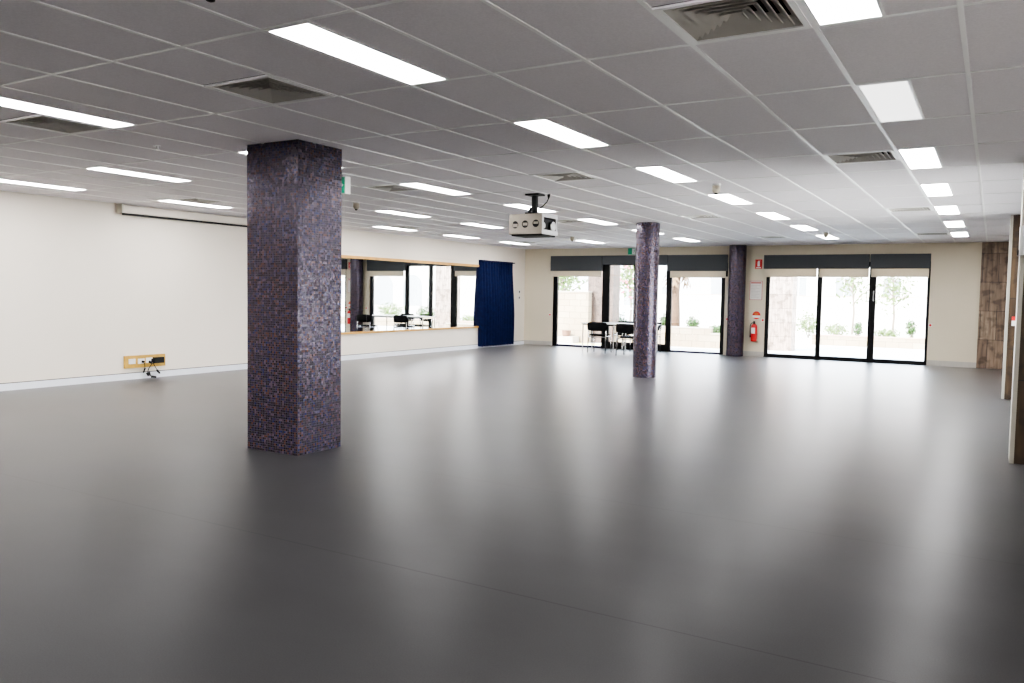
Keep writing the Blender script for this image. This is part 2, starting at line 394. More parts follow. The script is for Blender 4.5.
# ------------------------------------------------------------------ windows and doors in the back wall
YF0, YF1 = YB + .03, YB + .11
def glaze(name, parent, x0, x1, z0, z1, y=None):
    y = (YF0 + YF1) / 2 if y is None else y
    bm = NB(); box(bm, x0, x1, y - .003, y + .003, z0, z1); return obj(name, bm, M_glass, parent)
def rel(o):       # move freshly built world-space children under an Empty placed at loc
    inv = Matrix.Translation(-o.location)
    for c in o.children: c.data.transform(inv)
def W(name, loc): return struct(empty(name, loc))
w1 = W('window_1', (-9.95, YB, 0))
bm = NB(); box(bm, AX0, AX0 + .13, YF0, YF1, 0, HEAD); box(bm, -9.20, -9.165, YF0, YF1, 0, HEAD); box(bm, AX0 + .13, -9.20, YF0, YF1, HEAD - .08, HEAD); obj('window_frame', bm, M_frame, w1)
bm = NB(); box(bm, AX0 + .13, -9.20, YF0 - .02, YF1, 0, .055); obj('window_sill', bm, M_sill, w1)
glaze('pane', w1, AX0 + .13, -9.20, .055, HEAD - .08); rel(w1)
d1 = W('door_1', (-8.1, YB, 0))
bm = NB(); box(bm, -9.165, -9.005, YF0 - .01, YF1, 0, HEAD); box(bm, -7.36, -7.27, YF0 - .01, YF1, 0, HEAD); box(bm, -9.005, -7.36, YF0, YF1, HEAD - .03, HEAD); box(bm, -9.005, -7.36, YF0, YF1, 0, .02); obj('door_frame', bm, M_frame, d1)
for a, b, s in ((-9.005, -8.22, 1), (-8.20, -7.36, -1)):
    bm = NB(); box(bm, a, a + (.02 if s == 1 else .04), YF0, YF1 - .02, .02, HEAD - .03); box(bm, b - (.07 if s == 1 else .02), b, YF0, YF1 - .02, .02, HEAD - .03)
    box(bm, a + .02, b - .02, YF0, YF1 - .02, .02, .19); box(bm, a + .02, b - .02, YF0, YF1 - .02, HEAD - .06, HEAD - .03)
    lf_ = obj('door_leaf', bm, M_frame, d1)
    glaze('pane', lf_, a + .02, b - .04, .19, HEAD - .06)
    bm = NB(); hx = b - .04 if s == 1 else a + .03
    tube(bm, [(hx, YF0 - .002, .95), (hx, YF0 - .05, .95), (hx, YF0 - .05, 1.25), (hx, YF0 - .002, 1.25)], .010); obj('door_handle', bm, M_black, lf_)
inv = Matrix.Translation(-d1.location)
for c in d1.children_recursive: c.data.transform(inv)
w2 = W('window_2', (-6.5, YB, 0))
bm = NB(); box(bm, -7.27, -7.235, YF0, YF1, 0, HEAD); box(bm, -5.93, AX1, YF0, YF1, 0, HEAD); box(bm, -7.235, -5.93, YF0, YF1, HEAD - .08, HEAD); obj('window_frame', bm, M_frame, w2)
bm = NB(); box(bm, -7.235, -5.93, YF0 - .02, YF1, 0, .045); obj('window_sill', bm, M_sill, w2)
glaze('pane', w2, -7.235, -5.93, .045, HEAD - .08); rel(w2)
# cream reveal strip to the right of the right-hand window
bm = NB(); box(bm, AX1 - .055, AX1 + .005, YB - .03, YB + .03, 0, 1.96); struct(obj('trim_2', bm, M_screen))
d2 = W('door_2', (-3.05, YB, 0))
bm = NB(); box(bm, BX0, BX0 + .05, YF0 - .01, YF1, 0, HEAD); box(bm, BX1 - .02, BX1, YF0 - .01, YF1, 0, HEAD); box(bm, BX0, BX1, YF0, YF1, HEAD - .06, HEAD)
box(bm, BX0, BX1, YF0 - .04, YF1, 0, .03); obj('door_frame', bm, M_frame, d2)
for a, b, sl, sr, y in ((BX0 + .05, -3.585, .035, .045, YF0), (-3.585, -2.425, .06, .07, YF0 + .012), (-2.425, BX1 - .02, .08, .04, YF0)):
    bm = NB(); y1 = y + .06
    box(bm, a, a + sl, y, y1, .03, HEAD - .06); box(bm, b - sr, b, y, y1, .03, HEAD - .06)
    box(bm, a + sl, b - sr, y, y1, .03, .085); box(bm, a + sl, b - sr, y, y1, HEAD - .12, HEAD - .06)
    p = obj('door_panel', bm, M_frame, d2)
    glaze('pane', p, a + sl, b - sr, .085, HEAD - .12, y + .03)
    if a == -2.425:
        bm = NB(); tube(bm, [(a + .035, y - .001, 1.42), (a + .035, y - .045, 1.42), (a + .035, y - .045, 1.64), (a + .035, y - .001, 1.64)], .009); obj('door_handle', bm, M_steel, p)
    if a == -3.585:
        bm = NB(); tube(bm, [(b - .075, y - .001, 1.40), (b - .115, y - .05, 1.42), (b - .115, y - .05, 1.64), (b - .075, y - .001, 1.66)], .008); obj('door_handle', bm, M_black, p)
inv = Matrix.Translation(-d2.location)
for c in d2.children_recursive: c.data.transform(inv)

w3 = W('window_3', (XR, 11.5, 0))
bm = NB()
for q in ((8.95, 9.03, .02, 2.25), (13.94, 14.02, .02, 2.25), (11.46, 11.54, .10, 2.17), (9.03, 13.94, .02, .10), (9.03, 13.94, 2.17, 2.25)): box(bm, XR + .06, XR + .14, *q)
obj('window_frame', bm, M_frame, w3)
for a, b in ((9.03, 11.46), (11.54, 13.94)):
    bm = NB(); box(bm, XR + .097, XR + .103, a, b, .10, 2.17); obj('pane', bm, M_glass, w3)
rel(w3)

# ------------------------------------------------------------------ roller blinds
def blind(x0, x1, z0, z1, fabrics, label):
    cx = (x0 + x1) / 2
    r = empty('roller_blind', (cx, YB - .09, z1), label, 'blind', 'charcoal roller blinds over the glass doors')
    bm = NB(); box(bm, x0 - cx, x1 - cx, 0, .088, z0 - z1, 0); obj('head_box', bm, M_pelmet, r, .004)
    for a, b, zb in fabrics:
        bm = NB(); box(bm, a - cx, b - cx, .035, .039, zb + .02 - z1, z0 - z1 + .01); f = obj('fabric', bm, M_screen, r)
        bm = NB(); box(bm, a - cx, b - cx, .030, .046, zb - z1, zb + .025 - z1); obj('bottom_bar', bm, M_screen, f, .003)
    return r
blind(-10.74, -9.175, 2.10, 2.515, [(-10.75, -9.20, 1.945)], 'charcoal box blind with cream lower strip over the leftmost tall window beside the blue curtain')
blind(-9.165, -7.335, 2.275, 2.515, [], 'shorter charcoal box blind without cream strip over the double door')
blind(-7.315, -5.77, 2.10, 2.51, [(-7.25, -5.80, 1.93)], 'charcoal box blind with cream strip over the window left of the far round column')
blind(-4.87, -2.50, 2.155, 2.485, [(-4.85, -3.64, 1.955), (-3.585, -2.50, 1.955)], 'wide charcoal box blind with two cream strips right of the red fire sign')
blind(-2.475, -1.245, 2.155, 2.485, [(-2.45, -1.27, 1.965)], 'rightmost charcoal box blind with one cream strip over the sliding door')

# ------------------------------------------------------------------ columns
def column_uv(bm, fn):
    uvl = bm.loops.layers.uv.new('UVMap')
    for f in bm.faces:
        for l in f.loops: l[uvl].uv = fn(f, l.vert)
bm = NB(); cx0, cx1, cy0, cy1 = -5.79, -5.165, 5.10, 5.645
box(bm, cx0, cx1, cy0, cy1, 0, H + .02); bmesh.ops.recalc_face_normals(bm, faces=bm.faces)
column_uv(bm, lambda f, v: ((v.co.x if abs(f.normal.y) > .5 else v.co.y + 3.3), v.co.z))
tag(obj('mosaic_column', bm, M_mosaic), 'big square column clad in purple and copper mosaic tiles, left foreground', 'column')
def round_col(x, y, r, label):
    bm = NB(); n = 48; uvl = bm.loops.layers.uv.new('UVMap')
    lo = [bm.verts.new((x + r * math.cos(2 * PI * a / n), y + r * math.sin(2 * PI * a / n), 0)) for a in range(n)]
    hi = [bm.verts.new((v.co.x, v.co.y, H + .02)) for v in lo]
    for a in range(n):
        f = bm.faces.new((lo[a], lo[(a + 1) % n], hi[(a + 1) % n], hi[a])); f.smooth = True
        us = [2 * PI * r * a / n, 2 * PI * r * (a + 1) / n]
        for l, u in zip(f.loops, ((us[0], 0), (us[1], 0), (us[1], H + .02), (us[0], H + .02))): l[uvl].uv = u
    tag(obj('mosaic_column', bm, M_mosaic), label, 'column')
round_col(-5.325, 13.68, .208, 'round purple mosaic column standing before the double glass door, mid room')
round_col(-5.47, 20.105, .205, 'round purple mosaic column farthest away, beside the fire extinguisher wall')

# ------------------------------------------------------------------ ceiling lights
def light_proto():
    r = empty('ceiling_light', (0, 0, 0))
    bm = NB(); x0, x1, y0, y1 = .012, .306, .012, 1.188; t = .016
    for q in ((x0, x1, y0, y0 + t), (x0, x1, y1 - t, y1), (x0, x0 + t, y0 + t, y1 - t), (x1 - t, x1, y0 + t, y1 - t)): box(bm, *q, -.006, .004)
    obj('frame', bm, M_bar, r)
    bm = NB(); box(bm, x0 + t, x1 - t, y0 + t, y1 - t, -.004, .003); obj('diffuser', bm, M_diff, r)
    return r
LROWS = [
    (0, [(-1, 'lit ceiling panel at the top edge beside the big vent, nearest of the rightmost row'),
         (1, 'dimmer ceiling panel second from the camera in the rightmost row'),
         (3, 'lit ceiling panel third from the camera in the rightmost row, touching a vent'),
         (5, 'lit ceiling panel fourth from the camera in the rightmost row'),
         (7, 'lit ceiling panel fifth from the camera in the rightmost row, touching a smaller vent'),
         (9, 'lit ceiling panel sixth from the camera in the rightmost row'),
         (11, 'lit ceiling panel farthest in the rightmost row, close to the window wall')]),
    (-4, [(-1, 'largest lit ceiling panel, just above and right of the square column'),
          (1, 'second panel of the row right of the projector, upper middle of the ceiling'),
          (3, 'third panel of the row right of the projector, above the mid room round column'),
          (5, 'fourth panel of the row right of the projector, next to a beige ceiling detector'),
          (7, 'fifth panel of the row right of the projector'),
          (9, 'sixth panel of the row right of the projector'),
          (11, 'farthest panel of the row right of the projector, behind a beige detector')]),
    (-9, [(-1, 'long lit ceiling panel cut by the left edge, beside a square vent'),
          (1, 'lit ceiling panel mostly hidden behind the left side of the square column'),
          (3, 'lit ceiling panel right of the square column, touching a square vent'),
          (5, 'lit ceiling panel behind the pole of the projector'),
          (7, 'lit ceiling panel just right of the projector, touching a vent'),
          (9, 'lit ceiling panel peeking out behind the mid room round column'),
          (11, 'lit ceiling panel right of the mid room round column, near the window wall')]),
    (-13, [(1, 'lit ceiling panel left of the square column, above the projection screen end'),
           (3, 'lit ceiling panel behind the square column'),
           (5, 'upper of two stacked panels right of the square column near the mirror wall'),
           (7, 'lit ceiling panel left of the projector'),
           (9, 'lit ceiling panel behind the projector case'),
           (11, 'lit ceiling panel below and right of the projector, beside a small detector')]),
    (-16.5, [(1, 'lit ceiling panel at the left edge, hugging the left wall'),
             (3, 'lit ceiling panel left of the square column directly above the projection screen'),
             (5, 'lit ceiling panel along the left wall behind the square column'),
             (7, 'lower of two stacked panels right of the square column along the left wall'),
             (9, 'lit ceiling panel along the left wall above the mirror'),
             (11, 'farthest panel along the left wall, above the blue curtain')])]
HIDDEN = {(-13, 3), (-16.5, 5), (-13, 9)}
lp = light_proto(); first = True
for i, row in LROWS:
    for j, lab in row:
        if (i, j) in HIDDEN: continue
        o = lp if first else copy_tree(lp); first = False
        o.location = (gx(i), gy(j), H); tag(o, lab, 'ceiling light', 'recessed fluorescent ceiling panels')
        if (i, j) == (0, 1):
            for c in o.children:
                if c.name.startswith('diffuser'):
                    c.data = c.data.copy(); c.data.materials[0] = M_diffdim

# ------------------------------------------------------------------ ceiling vents (four-way louvred diffusers)
def vent_proto():
    r = empty('ceiling_vent', (0, 0, 0))
    bm = NB(); a, b, t = .012, .588, .030
    for q in ((a, b, a, a + t), (a, b, b - t, b), (a, a + t, a + t, b - t), (b - t, b, a + t, b - t)): box(bm, *q, -.008, .012)
    obj('frame', bm, M_bar, r)
    bm = NB(); box(bm, .005, .595, .005, .595, .14, .15); 
    for q in ((.005, .015, .005, .595), (.585, .595, .005, .595), (.015, .585, .005, .015), (.015, .585, .585, .595)): box(bm, *q, .002, .14)
    obj('duct_box', bm, M_gap, r)
    bm = NB(); c = .3
    for k in range(6):
        ho = .262 - .042 * k; hi_ = ho - .052          # outer lower edge, inner upper edge
        if hi_ < .01: hi_ = .005
        zo, zi = -.004, .040
        V = lambda h, z: [bm.verts.new((c + sx * h, c + sy * h, z)) for sx, sy in ((-1, -1), (1, -1), (1, 1), (-1, 1))]
        A, B, A2, B2 = V(ho, zo), V(hi_, zi), V(ho + .003, zo + .003), V(hi_ + .003, zi + .003)
        for s in range(4):
            s2 = (s + 1) % 4
            bm.faces.new((A[s], A[s2], B[s2], B[s])); bm.faces.new((A2[s], B2[s], B2[s2], A2[s2]))
            bm.faces.new((A[s], A2[s], A2[s2], A[s2]))
    obj('louvres', bm, M_louvre, r)
    return r
VLAB = {(-1, -.5): 'large near square ceiling vent at the top edge beside the nearest right hand panel',
        (-1, 3): 'dark square ceiling vent second in the right hand row, beside the third panel',
        (-1, 7): 'small square ceiling vent third in the right hand row, beside the fifth panel',
        (-1, 11): 'tiny square ceiling vent farthest in the right hand row',
        (-6, -.5): 'square ceiling vent just above the top of the square column',
        (-6, 3): 'square ceiling vent above the projector pole, upper middle',
        (-6, 7): 'small square ceiling vent above and right of the mid room round column',
        (-6, 11): 'tiny square ceiling vent between the two round columns',
        (-10, -.5): 'square ceiling vent at the left tucked under the long panel cut by the edge',
        (-10, 3): 'square ceiling vent right of the square column beside a lit panel',
        (-10, 7): 'thin looking square ceiling vent right of the projector case',
        (-16, 3): 'small square ceiling vent above the projection screen, left of the square column',
        (-16, 7): 'tiny square ceiling vent above the mirror, right of the square column',
        (-16, 11): 'tiny square ceiling vent below the projector near the far corner'}
vp = vent_proto()
for k, (i, j) in enumerate(VENTS):
    o = vp if k == 0 else copy_tree(vp)
    o.location = (gx(i), gy(j), H); tag(o, VLAB[(i, j)], 'ceiling vent', 'square ceiling air vents')

# ------------------------------------------------------------------ ceiling detectors
def detector(x, y, label):
    r = empty('ceiling_detector', (x, y, H), label, 'detector', 'beige ceiling detectors')
    bm = NB(); lathe(bm, [(.052, 0), (.052, -.012), (.046, -.018)], 0, 0, 24); obj('base', bm, M_white, r, smooth=False)
    bm = NB(); lathe(bm, [(.044, -.018), (.046, -.065), (.040, -.085), (.026, -.100), (.012, -.104)], 0, 0, 24); obj('sensor_head', bm, M_beige, r, smooth=True)
    bm = NB(); lathe(bm, [(.020, -.102), (.018, -.114), (.008, -.118)], 0, 0, 16); obj('lens', bm, M_black, r)
detector(-2.78, 9.22, 'beige ceiling detector nearest on the right, beside the fourth projector row panel')
detector(-2.84, 16.6, 'small beige ceiling detector near the window wall above the sliding doors')
detector(-8.02, 16.1, 'small beige ceiling detector below and right of the projector')
detector(-8.00, 9.05, 'beige ceiling detector immediately right of the square column top')
detector(-2.80, 2.28, 'ceiling detector cut by the top edge of the picture')
bm = NB(); lathe(bm, [(.03, 0), (.03, -.006), (.012, -.008), (.010, -.03), (.018, -.032), (.018, -.036)], 0, 0, 20)
tag(obj('sprinkler_head', bm, M_steel, loc=(-6.57, 4.76, H)), 'tiny sprinkler head on a ceiling tile left of the square column', 'sprinkler')

# ------------------------------------------------------------------ exit signs
def exit_pic(bmw, w, h, y):       # white doorway shape for a running figure sign
    pass
def exit_sign(name, x, y, z, w, h, d, label, stem):
    r = empty(name, (x, y, z), label, 'exit sign')
    bm = NB(); box(bm, -w / 2, w / 2, 0, d, -h / 2, h / 2); obj('housing', bm, M_white, r, .004)
    bm = NB(); box(bm, -w / 2 + .008, w / 2 - .008, -.004, 0, -h / 2 + .008, h / 2 - .008); f = obj('green_face', bm, M_green, r)
    bm = NB(); cx = .025
    box(bm, cx - .075, cx + .075, -.006, -.004, -h / 2 + .022, h / 2 - .022); obj('white_doorway', bm, M_white, f)
    bm = NB(); s = h / .19                                # running figure
    circle(bm, cx + .012, .048 * s, .011 * s, -.0075, 14)
    for (a, b, c_, d_, tk) in ((0, .035, -.008, -.005, .012), (-.008, -.005, .018, -.022, .009), (.018, -.022, .012, -.052, .008), (-.008, -.005, -.022, -.030, .009), (-.022, -.030, -.042, -.028, .008), (0, .032, .024, .012, .007), (.002, .034, -.028, .026, .007)):
        p, q = Vector((cx + a * s, 0, b * s)), Vector((cx + c_ * s, 0, d_ * s)); n = Vector((-(q - p).z, 0, (q - p).x)).normalized() * tk * s / 2
        bm.faces.new([bm.verts.new(v + Vector((0, -.0075, 0))) for v in (p + n, p - n, q - n, q + n)])
    obj('running_figure', bm, M_green, f, normals=False)
    bm = NB(); ax = w / 2 - .07                            # arrow
    box(bm, ax - .035, ax + .01, -.006, -.004, -.009, .009)
    vs = [bm.verts.new((ax + .01, -.006, -.028)), bm.verts.new((ax + .045, -.006, 0)), bm.verts.new((ax + .01, -.006, .028))]; bm.faces.new(vs)
    obj('arrow', bm, M_white, f)
    if stem:
        bm = NB(); box(bm, -w * .35, w * .35, d * .3, d * .7, h / 2, stem); obj('ceiling_bracket', bm, M_white, r)
exit_sign('exit_sign', -6.46, 6.9, 2.62, .40, .195, .085, 'green and white exit sign sticking out behind the square column top', H - 2.62)
exit_sign('exit_sign', -8.27, YB - .05, 2.62, .36, .19, .05, 'green exit sign over the double door, half hidden by the round column', 0)

# ------------------------------------------------------------------ projector in a ceiling cage
pr = empty('ceiling_projector', (-5.14, 9.22, H), 'caged silver projector hanging on a black pole from the ceiling', 'projector')
bm = NB(); box(bm, -.10, .10, -.09, .09, -.022, 0); obj('ceiling_plate', bm, M_black, pr, .004)
bm = NB(); tube(bm, [(0, 0, -.02), (0, 0, -.24)], .042, 20); obj('pole', bm, M_black, pr, smooth=False)
bm = NB(); box(bm, -.11, .02, -.06, .06, -.262, -.235); tube(bm, [(-.05, 0, -.17), (-.09, 0, -.25)], .02, 12); obj('mount_bracket', bm, M_black, pr)
# cage: sheet-metal shell with three round cut-outs on the long side
X0, X1, Y0, Y1, Z0, Z1 = -.255, .225, -.21, .21, -.525, -.270
def plate_with_holes(x0, x1, z0, z1, y, holes, r, n=24):
    bm = NB(); edges = []
    def loop(pts):
        vs = [bm.verts.new((p[0], y, p[1])) for p in pts]
        for a in range(len(vs)): edges.append(bm.edges.new((vs[a], vs[(a + 1) % len(vs)])))
    loop([(x0, z0), (x1, z0), (x1, z1), (x0, z1)])
    for hx, hz in holes: loop([(hx + r * math.cos(2 * PI * k / n), hz + r * math.sin(2 * PI * k / n)) for k in range(n)])
    bmesh.ops.triangle_fill(bm, edges=edges, use_beauty=True)
    return bm
holes = [(-.165, -.405), (-.02, -.400), (.135, -.395)]
bm = plate_with_holes(X0, X1, Z0, Z1, Y0, holes, .047)
box(bm, X0, X1, Y0, Y1, Z1 - .004, Z1); box(bm, X0, X1, Y0 + .03, Y1, Z0, Z0 + .004); box(bm, X0, X1, Y1 - .004, Y1, Z0, Z1); box(bm, X0, X0 + .004, Y0, Y1, Z0, Z1)
obj('cage', bm, M_cage, pr)
bm = NB(); box(bm, X0 + .01, X1 - .006, Y0 + .006, Y0 + .03, Z0 - .004, Z0 + .02); box(bm, X0 + .02, X1 - .02, Y0 + .03, Y1 - .02, Z0 - .02, Z0 - .001); obj('cage_tray', bm, M_black, pr)
for (hx, hz), k in zip(holes, (0, 1, 2)):              # louvre flaps seen in the cut-outs
    bm = NB(); box(bm, hx - .035, hx + .03, Y0 + .004, Y0 + .010, hz - .028 + .012 * k, hz + .012 + .006 * k); obj('cage_flap', bm, M_cage, pr)
bm = NB(); box(bm, X0 + .03, X1 - .03, Y0 + .04, Y1 - .05, Z0 + .03, Z1 - .05); obj('projector_body', bm, M_black, pr, .01)
# end plate on +X side: pale frame, dark opening, pale lens disc
bm = NB()
for q in ((Y0, Y1, Z1 - .045, Z1), (Y0, Y1, Z0, Z0 + .055), (Y0, Y0 + .035, Z0 + .055, Z1 - .045), (Y1 - .05, Y1 - .025, Z0 + .055, Z1 - .045), (Y1 - .008, Y1, Z0 + .055, Z1 - .045)):
    box(bm, X1 - .004, X1 + .004, q[0], q[1], q[2], q[3])
ep = obj('end_plate', bm, M_cagelight, pr)
bm = NB(); lathe(bm, [(.062, X1 - .01), (.064, X1 + .006), (.05, X1 + .012)], .085, -.415, 28, 'x'); obj('lens_cap', bm, M_cagelight, ep)
bm = NB(); lathe(bm, [(.036, X1 - .01), (.036, X1 + .006)], -.165, -.42, 20, 'x'); obj('vent_boss', bm, M_cagelight, ep)
bm = NB(); tube(bm, [(.165, .07, 0), (.165, .07, -.03), (.16, .07, -.06), (.145, .06, -.10), (.10, .04, -.15), (.05, .02, -.19)], [.022, .018, .008, .007, .007, .007], 10); obj('cable', bm, M_black, pr, smooth=True)

# ------------------------------------------------------------------ left wall: projection screen, mirror, curtain, power panel, switches
ps = empty('projection_screen', (XW, 9.45, 2.55), 'rolled up white projection screen case high on the left wall', 'projection screen')
bm = NB(); L = 1.73
pts = [(.003, .16), (.115, .16), (.13, .145), (.13, .04), (.115, .03), (.003, .03)]
A = [bm.verts.new((x, -L, z)) for x, z in pts]; B = [bm.verts.new((x, L, z)) for x, z in pts]
for k in range(len(pts)): bm.faces.new((A[k], A[(k + 1) % 6], B[(k + 1) % 6], B[k]))
bm.faces.new(A); bm.faces.new(list(reversed(B))); obj('case', bm, M_wall, ps)
bm = NB(); box(bm, .05, .095, -L + .03, L - .03, .0, .036); obj('weight_bar', bm, M_black, ps, .006)
for s in (-1, 1):
    bm = NB(); box(bm, .003, .14, s * L - .012 + s * .012, s * L + .012 + s * .012, .025, .165); obj('end_cap', bm, M_offwhite, ps)

MY0, MY1, MZ0, MZ1 = 10.35, 18.15, .585, 2.125
mr = empty('wall_mirror', (XW, (MY0 + MY1) / 2, MZ0), 'wide dance mirror with golden timber rails on the left wall', 'mirror')
yc = (MY0 + MY1) / 2
nP = 5; pw = (MY1 - MY0) / nP
for k in range(nP):
    bm = NB(); box(bm, .004, .010, MY0 + pw * k - yc + .0015, MY0 + pw * (k + 1) - yc - .0015, 0, MZ1 - MZ0); obj('mirror_sheet', bm, M_mirror, mr)
for a, b in ((-.045, 0), (MZ1 - MZ0, MZ1 - MZ0 + .06)):
    bm = NB(); box(bm, 0, .032, MY0 - yc, MY1 - yc, a, b); obj('timber_rail', bm, M_goldrail, mr, .003)

bm = NB()                                     # curtain track
box(bm, XW, XW + .028, MY0, 17.7, 2.262, 2.280)
tag(obj('curtain_track', bm, M_wall), 'pale curtain track running along the wall above the mirror', 'curtain track')

def curtain():
    bm = NB(); cy0, cy1 = 17.86, 19.52; n = 150; rows = 14; V = []
    for r in range(rows + 1):
        t = r / rows; z = 2.315 - t * (2.315 - .045); row = []
        for k in range(n + 1):
            u = k / n; amp = .010 + .085 * min(1, t * 1.6) ** .8
            ph = u * 2 * PI * 13 + .8 * math.sin(u * 9 + 1.7 * t) + .35 * math.sin(u * 31)
            dx = .055 + amp * 1.25 * abs(math.sin(ph / 2)) ** 1.4 + .012 * math.sin(u * 71 + t * 3)
            dy = cy0 + (cy1 - cy0) * u + .018 * math.sin(ph + 1.3) * t
            row.append(bm.verts.new((XW + dx, dy, z + .006 * math.sin(ph) * t)))
        V.append(row)
    for r in range(rows):
        for k in range(n): bm.faces.new((V[r][k], V[r + 1][k], V[r + 1][k + 1], V[r][k + 1]))
    # returns to the wall at both ends
    for k in (0, n):
        w_ = [bm.verts.new((XW + .012, V[r][k].co.y, V[r][k].co.z)) for r in range(rows + 1)]
        for r in range(rows): bm.faces.new((V[r][k], V[r + 1][k], w_[r + 1], w_[r]))
    o = obj('curtain', bm, M_curtain, smooth=True, normals=True)
    tag(o, 'royal blue pleated curtain drawn to the far end of the mirror wall', 'curtain')
    hd = NB(); box(hd, -.09, .04, -.83, .83, 2.235, 2.262); obj('heading_tape', hd, M_curtain, o)
curtain()

bp = empty('outlet_board', (XW, 8.145, .18), 'golden timber power outlet panel low on the left wall', 'outlet board')
bm = NB(); box(bm, 0, .028, -.36, .36, 0, .195); obj('timber_board', bm, M_gold, bp, .003)
bm = NB()
for q in ((-.36, .36, 0, .014), (-.36, .36, .181, .195), (-.36, -.346, .014, .181), (.346, .36, .014, .181)): box(bm, .028, .034, *q)
obj('board_edge', bm, M_gold, bp)
for k, (yy, zz) in enumerate(((-.235, .105), (-.075, .100), (.065, .108), (.215, .105))):
    bm = NB(); box(bm, .028, .038, yy - .058, yy + .058, zz - .04, zz + .04); op = obj('outlet_plate', bm, M_white, bp, .003)
    for s in (-1, 1):
        bm = NB(); box(bm, .038, .042, yy + s * .025 - .008, yy + s * .025 + .008, zz + .012, zz + .030); obj('switch', bm, M_white, op)
bm = NB(); box(bm, .038, .085, .125, .305, .055, .150); bmesh.ops.recalc_face_normals(bm, faces=bm.faces)
box(bm, .04, .072, .098, .126, .075, .130)
tag(obj('power_adapter', bm, M_black, bevel=0, loc=None), 'black power adapter block plugged into the right end of the panel', 'power adapter')
bpy.data.objects['power_adapter'].location = Vector((XW, 8.145, .18)) + bpy.data.objects['power_adapter'].location
def cord(name, pts, rad, label, plug=None):
    bm = NB()
    P = [Vector((XW + a, 8.145 + b, .18 + c)) for a, b, c in pts]
    Q = []
    for k in range(len(P) - 1):
        p0, p1, p2, p3 = P[max(k - 1, 0)], P[k], P[k + 1], P[min(k + 2, len(P) - 1)]
        for s in range(6):
            t = s / 6; Q.append(.5 * ((2 * p1) + (p2 - p0) * t + (2 * p0 - 5 * p1 + 4 * p2 - p3) * t * t + (3 * p1 - p0 - 3 * p2 + p3) * t ** 3))
    Q.append(P[-1]); tube(bm, Q, rad, 8)
    o = obj(name, bm, M_black, smooth=True); tag(o, label, 'cable')
    off = o.location
    for (a, b, c), (da, db, dc), r in (plug or []):
        bmp = NB(); p = Vector((XW + a, 8.145 + b, .18 + c)) - off; tube(bmp, [p, p + Vector((da, db, dc))], [r, r * .75], 10); obj('plug', bmp, M_black, o)
cord('power_cable', [(.04, -.055, .092), (.07, -.045, .06), (.06, -.03, 0), (.06, -.04, -.06), (.05, -.05, -.085)], .0065, 'left thin black cable hanging from the second outlet of the panel', [((.038, -.055, .092), (.035, 0, 0), .020), ((.06, -.025, -.01), (-.005, -.03, -.075), .013)])
cord('power_cable', [(.04, .065, .085), (.075, .08, .05), (.06, .04, -.02), (.06, .02, -.09), (.09, .04, -.135), (.12, .08, -.160), (.10, .10, -.168)], .0065, 'middle black cable coiled on the floor under the panel', [((.038, .065, .085), (.04, .01, -.02), .020), ((.07, .015, -.085), (.02, .01, -.05), .034), ((.10, .05, -.15), (.03, .07, -.012), .022)])
cord('power_cable', [(.04, .08, .075), (.075, .11, .05), (.06, .17, -.03), (.055, .205, -.075), (.055, .235, -.12)], .006, 'right black cable hanging to a plug beside the skirting', [((.055, .19, -.06), (0, .05, -.055), .018)])

for k, (zz, lab) in enumerate(((1.50, 'upper small black wall switch right of the blue curtain'), (1.335, 'lower small black wall switch right of the blue curtain'))):
    o = empty('wall_switch', (XW, 20.0, zz), lab, 'switch', 'wall switches beside the curtain')
    bm = NB(); box(bm, 0, .010, -.06, .06, -.05, .05); obj('switch_plate', bm, M_white, o, .003)
    bm = NB(); box(bm, .010, .020, -.022, .022, -.030, .030); obj('rocker', bm, M_black, o, .003)

# ------------------------------------------------------------------ back wall signs and extinguisher
fs = empty('fire_sign', (-5.01, YB, 2.27), 'small red fire extinguisher sign high beside the charcoal blind', 'sign')
bm = NB(); box(bm, -.085, .085, -.006, 0, -.115, .115); obj('sign_plate', bm, M_redsign, fs)
bm = NB(); yy = -.0075
def quad(bm, x0, x1, z0, z1, y=yy): bm.faces.new([bm.verts.new(p) for p in ((x0, y, z0), (x1, y, z0), (x1, y, z1), (x0, y, z1))])
quad(bm, -.028, .028, -.055, .045); quad(bm, -.012, .012, .047, .070); quad(bm, -.005, .034, .072, .082); circle(bm, 0, .045, .028, yy, 14, 0, PI)
quad(bm, -.060, .060, -.098, -.078)
obj('extinguisher_picture', bm, M_white, fs, normals=False)
nt_ = empty('wall_notice', (-5.055, YB, 1.625), 'pale paper notice in a thin red frame above the extinguisher', 'notice')
bm = NB(); box(bm, -.155, .155, -.008, 0, -.235, .235); obj('frame', bm, M_pinkline, nt_)
bm = NB(); box(bm, -.140, .140, -.010, -.008, -.222, .222); pp = obj('paper', bm, M_paper, nt_)
bm = NB(); quad(bm, -.125, .125, .168, .208, -.0112); obj('red_heading', bm, M_pinkline, pp, normals=False)
bm = NB()
for k, wd in enumerate((.22, .14, .20, .11, .21, .17, .2, .13, .19)):
    quad(bm, -.115, -.115 + wd, .115 - .036 * k, .127 - .036 * k, -.0112)
obj('printed_lines', bm, M_grayline, pp, normals=False)
rs = empty('round_sign', (-5.025, YB, 1.015), 'round red and white sign on the wall just above the extinguisher', 'sign')
bm = NB(); lathe(bm, [(.098, -.006), (.098, 0)], 0, 0, 36, 'y'); obj('sign_disc', bm, M_redsign, rs)
bm = NB(); n = 16; vs = []
zt, zb, R = -.005, -.060, .0975
for k in range(n + 1):
    z = zt + (zb - zt) * k / n; vs.append((math.sqrt(R * R - z * z), z))
bm.faces.new([bm.verts.new((x, -.0075, z)) for x, z in vs] + [bm.verts.new((-x, -.0075, z)) for x, z in reversed(vs)])
